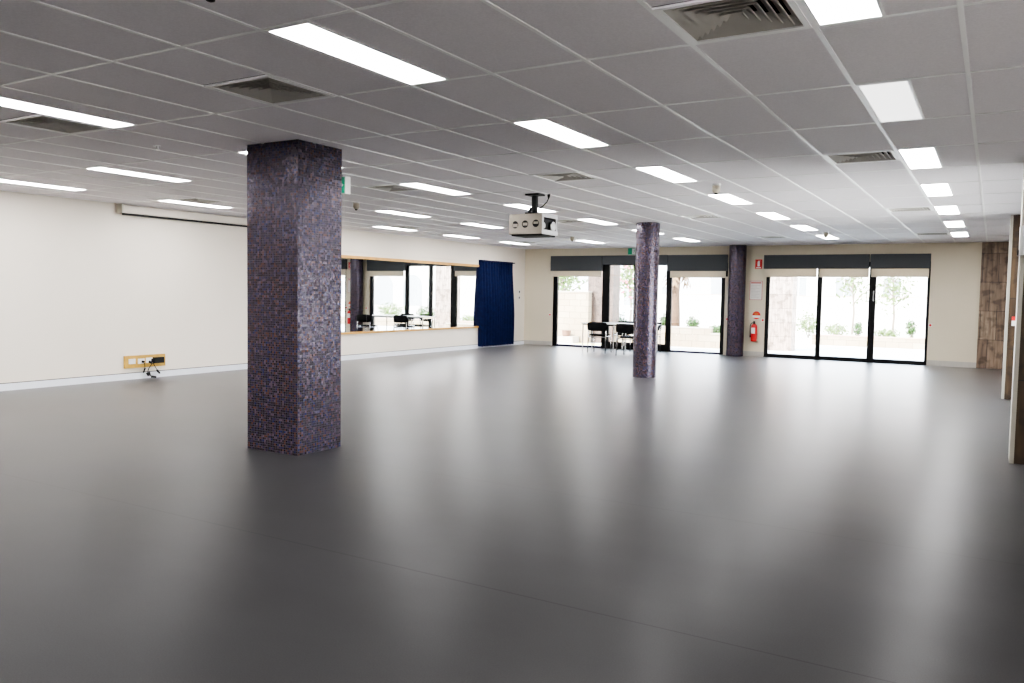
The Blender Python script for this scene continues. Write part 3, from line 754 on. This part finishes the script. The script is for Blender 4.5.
bd = obj('white_band', bm, M_white, rs, normals=False)
bm = NB()
for k, wd in enumerate((.06, .045, .05)): quad(bm, -wd, wd, .05 - .02 * k, .058 - .02 * k, -.0078)
obj('pale_lettering', bm, M_gold, rs, normals=False)
fe = empty('fire_extinguisher', (-5.05, YB - .085, .37), 'red fire extinguisher with black hose hung on the back wall', 'fire extinguisher')
bm = NB(); lathe(bm, [(.060, 0), (.072, .012), (.074, .04), (.074, .36), (.068, .395), (.045, .425), (.028, .435)], 0, 0, 28); obj('cylinder_body', bm, M_red, fe, smooth=True)
bm = NB(); lathe(bm, [(.026, .432), (.026, .46), (.018, .475), (.018, .49)], 0, 0, 16)
box(bm, -.012, .012, -.085, .02, .492, .503); box(bm, -.012, .012, -.075, .02, .468, .478); obj('valve_handle', bm, M_black, fe)
bm = NB(); tube(bm, [(-.02, 0, .465), (-.07, -.01, .45), (-.092, -.015, .38), (-.090, -.02, .25), (-.082, -.03, .16)], .011, 10); tube(bm, [(-.084, -.03, .17), (-.078, -.034, .10)], [.012, .018], 10); obj('hose', bm, M_black, fe, smooth=True)
bm = NB(); nA = 12
ring = [[bm.verts.new((.0755 * math.sin(a), -.0755 * math.cos(a), z)) for a in [(-.95 + 1.5 * k / nA) for k in range(nA + 1)]] for z in (.20, .34)]
for k in range(nA): bm.faces.new((ring[0][k], ring[0][k + 1], ring[1][k + 1], ring[1][k]))
obj('label', bm, M_white, fe, normals=False)
bm = NB(); box(bm, -.03, .03, .07, .0845, .15, .42); box(bm, -.076, .076, .02, .034, .17, .19); obj('wall_bracket', bm, M_black, fe)
for x, z, lab in ((-4.865, .90, 'tiny red button between the extinguisher and the sliding door'), (-10.77, .87, 'tiny red button left of the leftmost window'),
                  (-5.735, .90, 'tiny red button right of the window near the far round column'), (-1.20, .90, 'tiny red button on the wall right of the sliding door')):
    o = empty('wall_button', (x, YB - (.03 if x == -5.735 else 0), z), lab, 'button', 'tiny red wall buttons')
    bm = NB(); box(bm, -.035, .035, -.010, 0, -.035, .035); obj('button_plate', bm, M_white, o, .002)
    bm = NB(); lathe(bm, [(.026, -.020), (.028, -.010)], 0, 0, 16, 'y'); obj('red_button', bm, M_red, o)

# ------------------------------------------------------------------ right side: timber cladding and piers
bm = NB(); box(bm, -.275, XR - .004, YB - .05, YB - .004, .002, H - .008); tag(obj('timber_cladding', bm, M_wood), 'weathered timber board cladding at the right end of the window wall', 'timber panel')
def pier(x0, y0, y1, label, mat):
    r = empty('timber_pier', (x0, y0, 0), label, 'pier')
    bm = NB(); box(bm, .036, XR - x0 - .004, 0, y1 - y0, .001, H - .008); obj('timber_face', bm, mat, r)
    bm = NB(); box(bm, 0, .036, -.004, y1 - y0, .001, H - .008); obj('edge_trim', bm, M_trim, r)
    return r
pier(.155, 14.08, 14.45, 'dark timber clad pier with pale metal edge, farther of the two at right', M_woodn)
pier(.178, 8.50, 8.9, 'nearest dark timber clad pier with pale metal edge at the right border', M_woodn)
cp = empty('call_point', (.285, 14.08, 1.17), 'small red and white call point on the farther timber pier', 'call point')
bm = NB(); box(bm, -.05, .05, -.03, 0, 0, .06); obj('red_cover', bm, M_red, cp, .003)
bm = NB(); box(bm, -.05, .05, -.03, 0, -.075, 0); obj('white_base', bm, M_white, cp, .003)
wb = empty('wall_speaker', (.155, 8.42, 1.85), 'light grey wall box high on the edge of the nearest timber pier', 'speaker')
bm = NB(); box(bm, .012, .15, -.02, .08, 0, .26); obj('casing', bm, M_graybox, wb, .006)
bm = NB(); box(bm, 0, .012, -.015, .075, .0, .05); obj('black_catch', bm, M_black, wb)

# ------------------------------------------------------------------ tables and chairs by the windows
def make_table(cx, label):
    t = empty('meeting_table', (cx, 19.17, 0), label, 'table', 'white tables by the double door')
    bm = NB(); box(bm, -.465, .465, -.36, .36, .715, .740); obj('tabletop', bm, M_table, t, .004)
    bm = NB(); 
    for q in ((-.44, .44, -.30, -.275), (-.44, .44, .275, .30), (-.44, -.415, -.275, .275), (.415, .44, -.275, .275)): box(bm, *q, .675, .715)
    obj('apron_frame', bm, M_chrome, t)
    for sx in (-1, 1):
        for sy in (-1, 1):
            bm = NB(); tube(bm, [(sx * .427, sy * .287, .70), (sx * .427, sy * .287, 0)], .016, 12); obj('leg', bm, M_chrome, t)
make_table(-8.62, 'left white topped table with chrome legs before the double door')
make_table(-7.68, 'right white topped table hidden mostly behind the mid room round column')
def make_chair():
    c = empty('stacking_chair', (0, 0, 0))           # front of the seat looks to +Y
    def pad(wd, dp, th, curve, zc, tilt=0, back=False):
        bm = NB(); n = 12; m = 6; V = []
        for s in (0, 1):
            g = []
            for a in range(n + 1):
                row = []
                for b_ in range(m + 1):
                    u, v = a / n * 2 - 1, b_ / m * 2 - 1
                    rx = u * wd / 2 * (1 - .06 * v * v); ry = v * dp / 2 * (1 - .16 * u ** 4)
                    e = (1 - max(abs(u), abs(v)) ** 6)
                    h = curve * (u * u) + (th / 2 if s else -th / 2) * (.35 + .65 * e)
                    row.append(bm.verts.new((rx, h, ry) if back else (rx, ry, h)))
                g.append(row)
            V.append(g)
        for s in (0, 1):
            for a in range(n):
                for b_ in range(m): bm.faces.new((V[s][a][b_], V[s][a + 1][b_], V[s][a + 1][b_ + 1], V[s][a][b_ + 1]))
        for a in range(n):
            for b_ in (0, m): bm.faces.new((V[0][a][b_], V[0][a + 1][b_], V[1][a + 1][b_], V[1][a][b_]))
        for b_ in range(m):
            for a in (0, n): bm.faces.new((V[0][a][b_], V[0][a][b_ + 1], V[1][a][b_ + 1], V[1][a][b_]))
        return bm
    bm = pad(.46, .43, .045, .012, 0)
    for v in bm.verts: v.co.z += .445
    obj('seat', bm, M_seat, c, smooth=True)
    bm = pad(.53, .225, .045, .05, 0, back=True)
    for v in bm.verts: v.co += Vector((0, -.255, .665))
    obj('backrest', bm, M_seat, c, smooth=True)
    for s in (-1, 1):
        bm = NB(); tube(bm, [(s * .235, -.205, .72), (s * .232, -.20, .43), (s * .235, -.225, 0)], .0125, 10); obj('leg', bm, M_chrome, c, smooth=True)
        bm = NB(); tube(bm, [(s * .225, .17, .425), (s * .232, .215, 0)], .0125, 10); obj('leg', bm, M_chrome, c, smooth=True)
    bm = NB()
    for s in (-1, 1): tube(bm, [(s * .228, -.20, .418), (s * .225, .175, .418)], .010, 8)
    tube(bm, [(-.228, -.20, .40), (.228, -.20, .40)], .010, 8); tube(bm, [(-.225, .17, .41), (.225, .17, .41)], .010, 8)
    obj('seat_frame', bm, M_chrome, c)
    return c
ch = make_chair()
for k, (x, y, rz, lab) in enumerate(((-8.51, 18.75, .06, 'leftmost black and chrome chair with its back to the room'), (-7.52, 18.28, -.04, 'second black and chrome chair from the left, just left of the round column'),
                        (-7.62, 19.80, PI - .05, 'black and chrome chair almost wholly hidden by the round column'), (-8.30, 19.82, PI + .1, 'black chair on the window side of the table facing the room'))):
    o = ch if k == 0 else copy_tree(ch)
    o.location = (x, y, 0); o.rotation_euler = (0, 0, rz); tag(o, lab, 'chair', 'black stacking chairs around the tables')

# ------------------------------------------------------------------ outdoors
GZ = -.12
bm = NB(); box(bm, -60, 50, YB + .255, 70, GZ - .3, GZ); struct(obj('ground', bm, M_paving))
bm = NB(); box(bm, -10.9, -1.0, YB + .255, YB + .75, GZ, -.02); struct(obj('trim_3', bm, M_paving))
def garden_wall(name, x0, x1, y0, y1, z1, label, mat=M_block, cop=None):
    r = empty(name, ((x0 + x1) / 2, y0, GZ), label, 'wall'); hx = (x1 - x0) / 2
    bm = NB(); box(bm, -hx, hx, 0, y1 - y0, 0, z1 - GZ); obj('blockwork', bm, mat, r)
    bm = NB(); box(bm, -hx - .01, hx + .01, -.015, y1 - y0 + .015, z1 - GZ, z1 - GZ + .035); obj('coping', bm, cop or M_step, r)
garden_wall('block_wall', -15.5, -11.35, 24.05, 24.3, 1.53, 'tall cream block wall outside the leftmost window')
garden_wall('planter_wall', -10.6, -7.42, 24.5, 24.72, .47, 'low cream block planter wall outside the window left of the far column')
garden_wall('planter_wall', -7.42, -5.9, 24.5, 24.72, .30, 'lower stepped end of the cream planter wall')
garden_wall('planter_wall', -5.3, 4.5, 29.1, 29.3, .20, 'long low pale planter wall outside the sliding door', M_block, M_coping)
struct_bed = NB(); box(struct_bed, -10.6, -5.9, 24.74, 27.4, GZ, .235); tag(obj('garden_bed', struct_bed, M_soil), 'raised garden bed behind the low planter wall', 'garden bed')
struct_bed = NB(); box(struct_bed, -5.3, 4.5, 29.32, 33.5, GZ, .105); tag(obj('garden_bed', struct_bed, M_soil), 'raised garden bed outside the sliding door', 'garden bed')
bm = NB(); box(bm, -11.52, -10.62, 24.35, 24.9, GZ, 3.1); tag(obj('outdoor_pier', bm, M_pierout), 'brown weathered panelled pier outside between leftmost window and double door', 'pier')
bm = NB(); box(bm, -5.84, -5.12, 24.9, 25.5, GZ, 3.1); tag(obj('outdoor_pier', bm, M_stonepier), 'pinkish stone pier outside the left pane of the sliding door', 'pier')
bm = NB(); box(bm, -12.2, -11.65, 23.55, 24.04, GZ, .09); tag(obj('garden_step', bm, M_step), 'pale low step against the tall block wall', 'step')
bm = NB(); lathe(bm, [(.10, .09), (.135, .11), (.15, .26), (.16, .27), (.15, .28), (.13, .27)], -12.0, 23.8, 20); tag(obj('plant_pot', bm, M_brownbox), 'brown clay pot on the pale step outside', 'pot')
bm = NB(); box(bm, -11.5, -10.4, 23.35, 23.75, GZ, GZ + .012); tag(obj('tactile_strip', bm, M_yellow), 'yellow strip laid on the paving outside the leftmost window', 'floor strip')
rl = empty('white_railing', (-13.2, 28.5, GZ), 'white horizontal railing outside seen through the double door', 'railing')
bm = NB(); tube(bm, [(-2, 0, 1.08), (2, 0, 1.08)], .03, 10); tube(bm, [(-2, 0, .6), (2, 0, .6)], .02, 10); obj('rails', bm, M_rail, rl)
for k in range(5):
    bm = NB(); tube(bm, [(-1.9 + .95 * k, 0, 0), (-1.9 + .95 * k, 0, 1.08)], .022, 8); obj('post', bm, M_rail, rl)

def leaves(bm, c, rad, n, size, rng, shell=.55):
    for _ in range(n):
        while True:
            d = Vector((rng.uniform(-1, 1), rng.uniform(-1, 1), rng.uniform(-1, 1)))
            if .01 < d.length <= 1: break
        d = d.normalized() * (shell + (1 - shell) * rng.random())
        p = Vector(c) + Vector((d.x * rad[0], d.y * rad[1], d.z * rad[2]))
        nrm = (d + Vector((rng.uniform(-.7, .7), rng.uniform(-.7, .7), rng.uniform(-.2, .9)))).normalized()
        u, v = frame_uv(nrm); a = rng.uniform(0, PI); s = size * rng.uniform(.6, 1.3)
        e1 = u * math.cos(a) + v * math.sin(a); e2 = nrm.cross(e1)
        bm.faces.new([bm.verts.new(q) for q in (p - e1 * s, p - e2 * s * .45, p + e1 * s, p + e2 * s * .45)])
def bush(x, y, z0, w_, h, label, mat, n=420, size=.05, blossoms=None):
    rng = random.Random(int(abs(x * 971 + y * 37)))
    r = empty('garden_bush', (x, y, z0), label, 'bush', 'bushes in the garden outside')
    bm = NB()
    for k in range(5):
        a = 2 * PI * k / 5; tube(bm, [(0, 0, 0), (.15 * w_ * math.cos(a), .15 * w_ * math.sin(a), h * .35), (.28 * w_ * math.cos(a), .28 * w_ * math.sin(a), h * .7)], [.014, .010, .005], 6)
    obj('stems', bm, M_bark, r)
    bm = NB(); leaves(bm, (0, 0, h * .52), (w_ / 2, w_ / 2 * .8, h * .48), n, size, rng, .35)
    obj('foliage', bm, mat, r, normals=False)
    if blossoms:
        bm = NB(); leaves(bm, (0, 0, h * .6), (w_ / 2, w_ / 2, h * .42), blossoms, size * .8, rng, .8); obj('blossoms', bm, M_flower, r, normals=False)
bush(-11.15, 27.0 - .8, GZ, .62, 1.08, 'dark green upright bush seen through the left door leaf', M_leaf[1], 520)
bush(-9.55, 26.3, .25, .42, .66, 'green bush left of the palm trunk', M_leaf[0])
bush(-9.1, 25.9, .25, .40, .62, 'dark green bush at the foot of the palm trunk', M_leaf[1])
bush(-8.45, 25.9, .25, .50, .58, 'green rounded bush right of the palm trunk', M_leaf[0])
bush(-7.5, 25.5, .25, .62, .34, 'low spreading green bush at the planter end', M_leaf[0])
bush(-6.9, 25.3, .25, .42, .30, 'small low green bush above the stepped planter end', M_leaf[1], 260)
bush(-6.3, 33.8, GZ, 1.1, 1.15, 'pale green hedge clump far behind the stone pier', M_leaf[2], 520, .06)
bush(-4.75, 30.4, .12, .95, .52, 'yellow green low bush in the middle of the left sliding door view', M_leaf[2], 420)
bush(-4.0, 30.2, .12, .34, .62, 'narrow green shrub beside the dark door stile', M_leaf[0], 260)
bush(-3.1, 30.2, .12, .95, .38, 'low pale green bush at left in the right sliding pane', M_leaf[2], 360)
bush(-2.35, 30.2, .12, .38, .74, 'grey green conical shrub at right in the sliding door view', M_leaf[0], 360)
bush(1.5, 30.4, .12, 1.6, .85, 'yellow green bush row seen in the mirror, middle', M_leaf[2], 700, .06)
bush(3.4, 30.6, .12, 1.3, 1.0, 'green bush seen at left in the mirror', M_leaf[2], 600, .06)
bush(-.6, 30.4, .12, 1.2, .75, 'pale bush seen at right in the mirror', M_leaf[0], 500, .06, 14)

def tree(x, y, h, cw, label, mat, n, trunk_r=.07, cz=.62, blossoms=0, size=.09):
    rng = random.Random(int(abs(x * 77 + y * 13)))
    r = empty('garden_tree', (x, y, GZ), label, 'tree')
    bm = NB(); tube(bm, [(0, 0, 0), (.05, .03, h * .3), (-.03, 0, h * .6), (0, 0, h * .85)], [trunk_r, trunk_r * .8, trunk_r * .6, trunk_r * .3], 8)
    for k in range(6):
        a = 2 * PI * k / 6 + .4; z = h * (.4 + .06 * k)
        tube(bm, [(0, 0, z), (cw * .22 * math.cos(a), cw * .22 * math.sin(a), z + h * .12), (cw * .4 * math.cos(a), cw * .4 * math.sin(a), z + h * .2)], [trunk_r * .5, trunk_r * .3, trunk_r * .12], 6)
    obj('trunk', bm, M_bark, r)
    bm = NB()
    leaves(bm, (0, 0, h * cz), (cw / 2, cw / 2, h * .36), n, size, rng, .2); obj('crown', bm, mat, r, normals=False)
    if blossoms:
        bm = NB(); leaves(bm, (0, 0, h * cz), (cw / 2, cw / 2, h * .36), blossoms, size, rng, .7); obj('blossoms', bm, M_flower, r, normals=False)
tree(-12.6, 30.6, 3.4, 1.9, 'pink flowering small tree outside the double door', M_leaf[2], 500, .06, .7, 170)
tree(-3.3, 34, 3.2, 1.7, 'thin pale tree outside the right sliding pane', M_leaf[2], 300, .05, .66)
tree(-5.0, 36, 3.4, 1.6, 'thin pale tree outside the middle sliding pane', M_leaf[2], 240, .05, .68)
tree(-14.8, 29, 3.6, 2.6, 'leafy tree above the tall block wall outside', M_leaf[2], 900, .08, .66)
def palm(x, y):
    r = empty('palm_tree', (x, y, .25), 'palm with brown trunk and dry hanging fronds outside the window', 'palm tree')
    bm = NB(); tube(bm, [(0, 0, 0), (.02, 0, .6), (-.01, 0, 1.3), (.02, 0, 2.0), (.02, 0, 2.6)], [.17, .14, .13, .14, .17], 14); obj('trunk', bm, M_trunk, r, smooth=True)
    rng = random.Random(5)
    for k in range(16):
        bm = NB(); a = 2 * PI * k / 16 + rng.uniform(-.15, .15); dry = k % 2
        L_ = rng.uniform(.5, .75) if dry else rng.uniform(1.0, 1.4); up = .1 if dry else .5; z0 = 2.25 if dry else 2.6
        spine = []
        for s in range(9):
            t = s / 8; spine.append(Vector((math.cos(a) * L_ * t * (.65 if dry else 1), math.sin(a) * L_ * t * (.65 if dry else 1), z0 + up * math.sin(t * 2.2) * (1 - .2 * t) - (.75 if dry else .55) * t * t)))
        side = Vector((-math.sin(a), math.cos(a), 0))
        for s in range(8):
            p, q = spine[s], spine[s + 1]
            for sg in (-1, 1):
                tip = (p + q) / 2 + side * sg * .24 * math.sin(.35 + 2.4 * s / 8) + Vector((0, 0, -.10)) + (q - p) * .8
                bm.faces.new([bm.verts.new(v) for v in (p, q, tip)])
        obj('frond', bm, M_frond if dry else M_leaf[0], r, normals=False)
palm(-8.95, 25.6)

garden_wall('boundary_wall', -16, 2, 41.0, 41.25, 1.55, 'long pale boundary wall with pink coping far outside', M_facade, M_coping)
def building(x0, x1, y, h, label, mat, wins, arch=None):
    r = empty('distant_building', ((x0 + x1) / 2, y, GZ), label, 'building'); hx = (x1 - x0) / 2
    bm = NB(); box(bm, -hx, hx, 0, 6, 0, h); obj('facade', bm, mat, r)
    bm = NB()
    A = [bm.verts.new(p) for p in ((-hx - .4, -.4, h), (hx + .4, -.4, h), (hx + .4, 6.4, h), (-hx - .4, 6.4, h), (-hx + 1, 3, h + 1.6), (hx - 1, 3, h + 1.6))]
    for f in ((0, 1, 5, 4), (2, 3, 4, 5), (1, 2, 5), (3, 0, 4), (0, 3, 2, 1)): bm.faces.new([A[k] for k in f])
    obj('roof', bm, M_roof, r)
    for wx, wz, ww, wh in wins:
        bm = NB(); t = .07
        for q in ((wx, wx + t, wz, wz + wh), (wx + ww - t, wx + ww, wz, wz + wh), (wx + t, wx + ww - t, wz, wz + t), (wx + t, wx + ww - t, wz + wh - t, wz + wh), (wx + ww / 2 - .025, wx + ww / 2 + .025, wz + t, wz + wh - t)):
            box(bm, q[0], q[1], -.06, 0, q[2], q[3])
        f = obj('window', bm, M_rail, r)
        bm = NB(); quad(bm, wx + t, wx + ww - t, wz + t, wz + wh - t, -.02); obj('pane', bm, M_winglass, f, normals=False)
    for ax, az, aw, ah in (arch or []):
        bm = NB(); n = 14; vs = [bm.verts.new((ax - aw / 2, -.02, az)), bm.verts.new((ax + aw / 2, -.02, az))]
        vs += [bm.verts.new((ax + aw / 2 * math.cos(PI * k / n), -.02, az + ah - aw / 2 + aw / 2 * math.sin(PI * k / n))) for k in range(n + 1)]
        bm.faces.new(vs); obj('arched_window', bm, M_winglass, r, normals=False)
wn = [(-9 + 2.6 * k, .9 + z, 1.0, 1.5) for k in range(7) for z in (0, 2.9)]
building(2, 22, 46, 5.8, 'pale building with arched windows reflected in the mirror', M_facade, [w_ for w_ in wn if not (-4 < w_[0] < 3.5 and w_[1] < 2)], [(-2.6, .6, 1.7, 2.2), (0.2, .6, 1.7, 2.2), (2.8, .6, 1.7, 2.2)])
building(-30, -14, 46, 5.4, 'pale grey building far outside behind the palm', M_facade2, [(-7 + 2.4 * k, .9 + z, 1.1, 1.3) for k in range(6) for z in (0, 2.6)])
building(-11, -1.5, 48, 4.6, 'pale low building far outside the sliding door', M_facade, [(-3.8 + 2.4 * k, 1.6, 1.0, 1.2) for k in range(4)])

# ------------------------------------------------------------------ light
wd = bpy.data.worlds.new('sky'); scene.world = wd; wd.use_nodes = True
nt = wd.node_tree; bg = nt.nodes['Background']
tcw = nt.nodes.new('ShaderNodeTexCoord'); sw = nt.nodes.new('ShaderNodeSeparateXYZ'); nt.links.new(tcw.outputs['Generated'], sw.inputs[0])
rw = nt.nodes.new('ShaderNodeValToRGB'); rw.color_ramp.elements[0].position = 0.0; rw.color_ramp.elements[1].position = .6
rw.color_ramp.elements[0].color = (1.0, .98, .96, 1); rw.color_ramp.elements[1].color = (.62, .78, 1.0, 1)
nt.links.new(sw.outputs[2], rw.inputs['Fac']); nt.links.new(rw.outputs[0], bg.inputs['Color'])
bg.inputs['Strength'].default_value = 4.4
sl = bpy.data.lights.new('sun', 'SUN'); sl.energy = 9.0; sl.angle = .02; sl.color = (1, .95, .88)
so = bpy.data.objects.new('sun', sl); COL.objects.link(so)
so.rotation_euler = Vector((.35, .62, -.78)).to_track_quat('-Z', 'Y').to_euler()
# bare area lamps added out of view to light the near room, on panel grid
for x, y in ((gx(0) + .15, gy(-3) + .6), (gx(-4) + .15, gy(-3) + .6), (gx(-9) + .15, gy(-3) + .6), (gx(-13) + .15, gy(-1) + .6), (gx(-13) + .15, gy(-3) + .6), (gx(-16.5) + .15, gy(-1) + .6),
             (gx(-4) + .15, gy(-5) + .6), (gx(-9) + .15, gy(-5) + .6)):
    al = bpy.data.lights.new('unseen_fill_lamp', 'AREA'); al.shape = 'RECTANGLE'; al.size = .28; al.size_y = 1.16; al.energy = 15.0 * .28 * 1.16 * PI; al.color = (1.0, .985, .965)
    ao = bpy.data.objects.new('unseen_fill_lamp', al); COL.objects.link(ao); ao.location = (x, y, H - .02)

# ------------------------------------------------------------------ camera
cd = bpy.data.cameras.new('camera'); cam = bpy.data.objects.new('camera', cd); COL.objects.link(cam); scene.camera = cam
cd.sensor_width = 36; cd.sensor_fit = 'HORIZONTAL'; cd.lens = 813.4874 / 1024 * 36; cd.clip_start = .05; cd.clip_end = 300
yaw, pitch, roll = -.5336, -.0586, .0167
f = Vector((math.sin(yaw) * math.cos(pitch), math.cos(yaw) * math.cos(pitch), math.sin(pitch)))
r = Vector((math.cos(yaw), -math.sin(yaw), 0)); u = r.cross(f)
r2 = r * math.cos(roll) + u * math.sin(roll); u2 = -r * math.sin(roll) + u * math.cos(roll)
cam.matrix_world = Matrix(((r2.x, u2.x, -f.x, 0), (r2.y, u2.y, -f.y, 0), (r2.z, u2.z, -f.z, EYE), (0, 0, 0, 1)))

scene.view_settings.view_transform = 'AgX'
scene.view_settings.look = 'AgX - Medium High Contrast'
scene.view_settings.exposure = 2.15
scene.cycles.use_denoising = True
scene.cycles.max_bounces = 10
scene.cycles.diffuse_bounces = 5
scene.cycles.glossy_bounces = 5
scene.cycles.transparent_max_bounces = 16
scene.cycles.sample_clamp_indirect = 8
